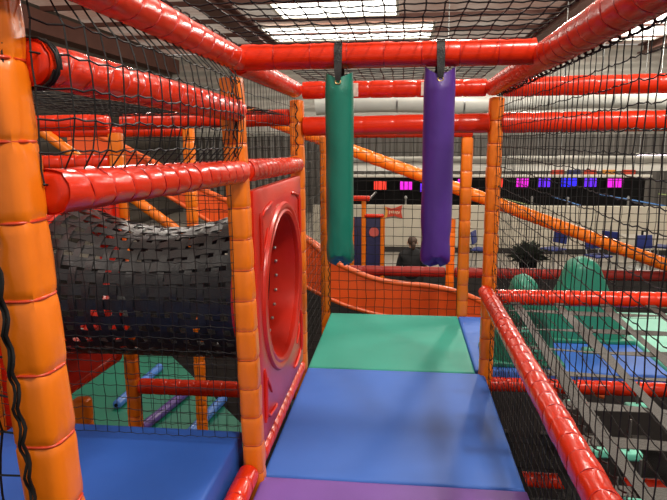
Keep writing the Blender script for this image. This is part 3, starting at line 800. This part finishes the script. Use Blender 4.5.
# ------------------------------------------------------------------ green shaped pads
def wedge(x, y, w, d, h, label):
    e = empty('climbing_pad', (x, y, -.002), label, 'pad', 'green mountain pads')
    mb = MB(); rr = []
    n = 32
    for i in range(25):
        t = i / 24
        ww = w / 2 * (1 - .74 * t ** .9); dd = d / 2 * (1 - .45 * t)
        if t > .88: q = (t - .88) / .12; s_ = math.sqrt(max(0.0, 1 - q * q * .94)); ww *= s_; dd *= s_
        rr.append([(ww * section(2 * PI * (k_ + .5) / n, 3.2) * math.cos(2 * PI * (k_ + .5) / n) + .012 * math.sin(t * 3), dd * section(2 * PI * (k_ + .5) / n, 3.2) * math.sin(2 * PI * (k_ + .5) / n), h * t + (0)) for k_ in range(n)])
    mb.rings(rr); mb.build('foam_body', 'greenpad', e)
    mb = MB(); mb.box((0, 0, .012), (w + .02, d + .02, .03), bev=.01); mb.build('base_hem', 'greenpad', e)
wedge(1.325, 3.66, .44, .36, .525, 'shorter green rounded pad beside the handrail post, behind the side net')
wedge(1.80, 4.14, .62, .36, .55, 'taller green rounded pad further along the blue mat behind the side net')

# ------------------------------------------------------------------ webbing cargo nets beside the walkway
def cargo(z, xs_, ys_, x0, x1, y0, y1, w, label, seed, sag=.02, pads=(), m='web'):
    e = empty('webbing_net', (x0, y0, z), label, 'cargo net', 'grey webbing cargo nets')
    def zz(x, y): return -sag * math.sin(PI * min(1, max(0, (x - x0) / (x1 - x0)))) * math.sin(PI * min(1, max(0, (y - y0) / (y1 - y0)))) + .004 * noise.noise(V((x * 4, y * 4, seed)))
    for x in xs_:
        mb = MB(); rr = []
        for k_ in range(41):
            y = y0 + (y1 - y0) * k_ / 40; q = V((x - x0 + .006 * math.sin(y * 3 + x * 9), y - y0, zz(x, y))); tl = .006 * math.sin(y * 5 + x * 13)
            rr.append([q + V((w / 2, 0, .001 + tl)), q + V((-w / 2, 0, .001 - tl)), q + V((-w / 2, 0, -.001 - tl)), q + V((w / 2, 0, -.001 + tl))])
        mb.rings(rr); mb.build('lengthwise_strap', m, e)
    for y in ys_:
        mb = MB(); rr = []
        for k_ in range(31):
            x = x0 + (x1 - x0) * k_ / 30; q = V((x - x0, y - y0 + .008 * math.sin(x * 4 + y * 9), zz(x, y) - .0035)); tl = .005 * math.sin(x * 7 + y * 3)
            rr.append([q + V((0, w / 2, .001 + tl)), q + V((0, -w / 2, .001 - tl)), q + V((0, -w / 2, -.001 - tl)), q + V((0, w / 2, -.001 + tl))])
        mb.rings(rr); mb.build('crosswise_strap', m, e)
    for (px_, py_) in pads:
        mb = MB(); mb.box((px_ - x0, py_ - y0, .3 - z), (.085, .035, .03), bev=.008); o = mb.build('pad_block', 'mintmat', e); o['label'] = 'small mint pad block'
        mb = MB(); mb.tube([(px_ - x0, py_ - y0, .3 - z), (px_ - x0, py_ - y0, -.005)], .004, 6); mb.build('hanging_loop', 'web', e)
    for x in xs_:
        mb = MB(); mb.box((x - x0, y1 - y0 - .012, .004), (w + .008, .03, .012), bev=.004); mb.build('loop_end', 'web', e)
    return e
cargo(.43, [1.215, 1.452, 1.69, 1.93, 2.17], [3.18, 2.88, 2.6, 2.31, 2.03, 1.76, 1.5, 1.24, .98], 1.1, 2.32, .75, 3.32, .048, 'upper grey webbing cargo net of crossed straps behind the side net', 1, pads=[(1.24, 3.25), (1.26, 2.95), (1.27, 2.3), (1.235, 1.93), (1.335, 1.92), (1.27, 1.66), (1.5, 2.3), (1.52, 2.95)])
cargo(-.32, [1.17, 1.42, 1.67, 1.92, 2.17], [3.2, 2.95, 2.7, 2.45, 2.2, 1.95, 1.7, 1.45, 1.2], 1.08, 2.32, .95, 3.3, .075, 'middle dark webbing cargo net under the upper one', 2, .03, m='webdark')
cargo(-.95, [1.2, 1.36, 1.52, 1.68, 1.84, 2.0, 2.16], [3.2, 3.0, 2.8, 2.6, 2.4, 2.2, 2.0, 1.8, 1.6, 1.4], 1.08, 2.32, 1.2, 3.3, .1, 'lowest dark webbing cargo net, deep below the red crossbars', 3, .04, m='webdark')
mb = MB(); mb.box((2.6, 2.0, G + .02), (3.2, 5.4, .04), bev=.015); tag(mb.build('ground_mat', 'black'), 'black ground mat at the bottom of the shaft under the webbing nets', 'mat')
# ------------------------------------------------------------------ rollers on the ground below the tube
mb = MB()
mb.add([(-4.2, 4.75, G), (-1.5, 4.75, G), (-.75, 5.3, G), (-2.5, 7.5, G), (-4.2, 7.5, G), (-4.2, 4.75, G + .05), (-1.5, 4.75, G + .05), (-.75, 5.3, G + .05), (-2.5, 7.5, G + .05), (-4.2, 7.5, G + .05)],
       [(4, 3, 2, 1, 0), (5, 6, 7, 8, 9)] + [(i, (i + 1) % 5, 5 + (i + 1) % 5, 5 + i) for i in range(5)])
tag(mb.build('ground_mat', 'greenpad', None, False), 'large green mat on the ground below the webbing tube', 'mat')
GR = 'padded rollers on the green mat'
def roller(A, B, m, label):
    A = V(A); B = V(B); e = empty('padded_roller', A, label, 'roller', GR); e.rotation_euler = axis_rot(A, B).to_euler(); L = (B - A).length
    mb = MB(); mb.tube([(0, 0, 0), (0, 0, .01), (0, 0, .02), (0, 0, L - .02), (0, 0, L - .01), (0, 0, L)], [.035, .045, .05, .05, .045, .035], 18); mb.build('foam_body', m, e)
    for t in (.0, L): mb = MB(); mb.disc((0, 0, t), .02, (0, 0, 1), .02, 12); mb.build('end_cap', 'black', e)
zr = G + .10
roller((-2.49, 5.85, zr), (-2.46, 7.0, zr), 'blueroll', 'blue padded roller nearest the orange post under the webbing tube')
roller((-1.98, 5.35, zr), (-1.84, 6.3, zr), 'purpleroll', 'purple padded roller lying on the green mat under the webbing tube')
roller((-1.46, 5.3, zr), (-1.37, 6.15, zr), 'blueroll', 'blue padded roller on the green mat, nearest the hole panel')

# ------------------------------------------------------------------ nets
m5 = .052
net('safety_net', (-.03, .975, 1.25), (.03, 1.14, 0), (0, 0, 1), 1.14, .33, m5, .0018, 'black net between the side rails and the top bar, beside the nearest post', seed=1, mids=True, sag=.004, bow=.068,
    laces=[((.012, .25, 1.655), (.012, Y1 - .02, 1.648), .009, .0026), ((-.006, Y1 - .046, 1.27), (-.014, Y1 - .046, 1.55), .006, .003), ((-.042, .99, 1.454), (-.041, 1.01, 1.454), .043, .0026)], coil=2)
net('safety_net', (-.03, Y1 - .05, .19), (-1, 0, 0), (0, 0, 1), .98, 1.24, .050, .0015, 'black net hanging in front of the webbing tube', seed=2, mids=True, sag=.004, slack=.003)
net('safety_net', (.01, Y1 + .03, 1.25), (0, 1, 0), (0, 0, 1), 1.1, .3, m5, .0012, 'black net above the hole panel', seed=3, laces=[((.004, Y2 - .046, 1.25), (.004, Y2 - .046, 1.53), .01, .003)])
net('safety_net', (.06, .35, 1.655), (1, 0, 0), (0, 1, 0), .94, 1.77, m5, .0021, 'black ceiling net over the near end of the walkway', mesh_v=.078, seed=4, mids=True, sag=.003)
net('safety_net', (.06, Y1 + .06, 1.655), (1, 0, 0), (0, 1, 0), .94, 1.2, m5, .0023, 'black ceiling net behind the crossbar with the bags', mesh_v=.078, seed=5)
net('safety_net', (WX + .034, .42, -.62), (0, 1, 0), (0, 0, 1), 2.9, 2.17, m5, .0016, 'tall black side net along the slanting handrail', seed=6, mids=True, sag=.003,
    laces=[((WX + .03, .5, 1.553), (WX + .02, Y2 - .05, 1.556), .009, .003), ((WX + .045, .6, .525), (WX + .045, Y2 - .06, .525), .007, .0026), ((WX + .045, Y2 - .028, .0), (WX + .045, Y2 - .028, 1.54), .008, .003)])
net('safety_net', (.04, Y3 - .03, -.02), (1, 0, 0), (0, 0, 1), .97, 1.4, .07, .0022, 'black net at the back of the green mat, in front of the slide', m='netfar', seed=7, knots=False,
    laces=[((.03, Y3 - .04, .0), (.03, Y3 - .04, 1.3), .008, .003)])
net('safety_net', (.0, Y2 + .05, .0), (0, 1, 0), (0, 0, 1), 1.1, 1.38, .06, .0015, 'black net along the green mat, beyond the hole panel', m='netfar', seed=8, knots=False)
net('safety_net', (WX + .04, Y3 + .02, .0), (1, 0, 0), (0, 0, 1), 2.3, 1.4, .06, .0022, 'far black net behind the green pads', m='netfar', seed=9, knots=False)
net('safety_net', (-1.03, 1.0, 1.47), (1, 0, 0), (0, 1, 0), .97, 2.3, m5, .0014, 'black ceiling net of the next bay, seen edge-on below the upper side rail', seed=10, knots=False)
net('safety_net', (-.052, .93, -.3), (-1, 0, 0), (0, 0, 1), .9, 2.0, .075, .0022, 'near black net tied to the nearest post and stretching away from the walkway', seed=11, mids=True, sag=.006,
    slack=.011, laces=[((-.016, .901, -.2), (-.094, .902, 1.5), .004, .0034), ((-.022, .899, -.2), (-.100, .900, 1.5), .004, .0028)])
net('safety_net', (-1.02, Y2 + .02, -.95), (1, 0, 0), (0, 0, 1), .98, 2.36, .06, .0015, 'black net behind the webbing tube, above the ground rollers', m='netfar', seed=12, knots=False)
net('safety_net', (-1.1, Y3 + .02, -.4), (1, 0, 0), (0, 0, 1), 1.06, 1.8, .07, .0016, 'far black net between the slide and the webbing tube', m='netfar', seed=13, knots=False)
net('safety_net', (-2.2, Y2 + .03, .2), (1, 0, 0), (0, 0, 1), 1.1, 1.0, .06, .0015, 'far black net beside the nearest post, above the tube\'s far end', m='netfar', seed=14, knots=False)

# ------------------------------------------------------------------ lights
def added(x, y, z, power, label):  # unseen lamp, added out of view to brighten the scene and roof
    e = empty('added_lamp', (x, y, z), label, 'lamp', 'hanging globe lamps')
    mb = MB(); mb.tube([(0, 0, .22), (0, 0, .3), (0, 0, .34)], [.07, .06, .02], 16); mb.build('cap', 'lampbody', e)
    mb = MB(); mb.tube([(0, 0, .34), (0, 0, 4.88 - z)], .012, 6); mb.build('rod', 'silver', e)
    ld = bpy.data.lights.new('added_light', 'POINT'); ld.shadow_soft_size = .2; ld.energy = power; ld.color = (1, .93, .82)
    lo = bpy.data.objects.new('bulb', ld); COL.objects.link(lo); lo.parent = e
for (x, y, p, lab) in [(1.5, .1, 240, 'globe lamp above the near end of the walkway'), (2.9, 1.2, 190, 'globe lamp above the webbing nets'), (-2.2, 1.4, 85, 'globe lamp above the next bay'),
                       (.9, 4.4, 210, 'globe lamp above the green mat'), (2.5, 10, 330, 'globe lamp above the seated person'), (6.5, 12.5, 380, 'globe lamp above the cafe tables'), (-3.5, 9.5, 200, 'globe lamp above the slide top')]:
    added(x, y, 3.7, p, lab)

w = bpy.data.worlds.new('hall_ambient'); sc.world = w; w.use_nodes = True
w.node_tree.nodes['Background'].inputs['Color'].default_value = (1, .93, .86, 1)
w.node_tree.nodes['Background'].inputs['Strength'].default_value = .36

# ------------------------------------------------------------------ camera
f, pitch, yaw, roll, cx, h = 599.75, .1781, -.1140, -.006, .5836, 1.3195
cy_, sy_ = math.cos(yaw), math.sin(yaw); cp_, sp_ = math.cos(pitch), math.sin(pitch)
F = V((sy_ * cp_, cy_ * cp_, -sp_)); R = V((cy_, -sy_, 0)); U = R.cross(F)
R2 = R * math.cos(roll) + U * math.sin(roll); U2 = U * math.cos(roll) - R * math.sin(roll)
cd = bpy.data.cameras.new('camera'); cam = bpy.data.objects.new('camera', cd); COL.objects.link(cam)
cd.sensor_width = 36; cd.lens = f / 667 * 36; cd.clip_start = .02; cd.clip_end = 100
mw = Matrix((R2, U2, -F)).transposed().to_4x4(); mw.translation = V((cx, 0, h)); cam.matrix_world = mw
sc.camera = cam
sc.view_settings.view_transform = 'Standard'; sc.view_settings.look = 'None'
sc.view_settings.gamma = 1; sc.view_settings.use_curve_mapping = False
sc.view_settings.exposure = 0.5
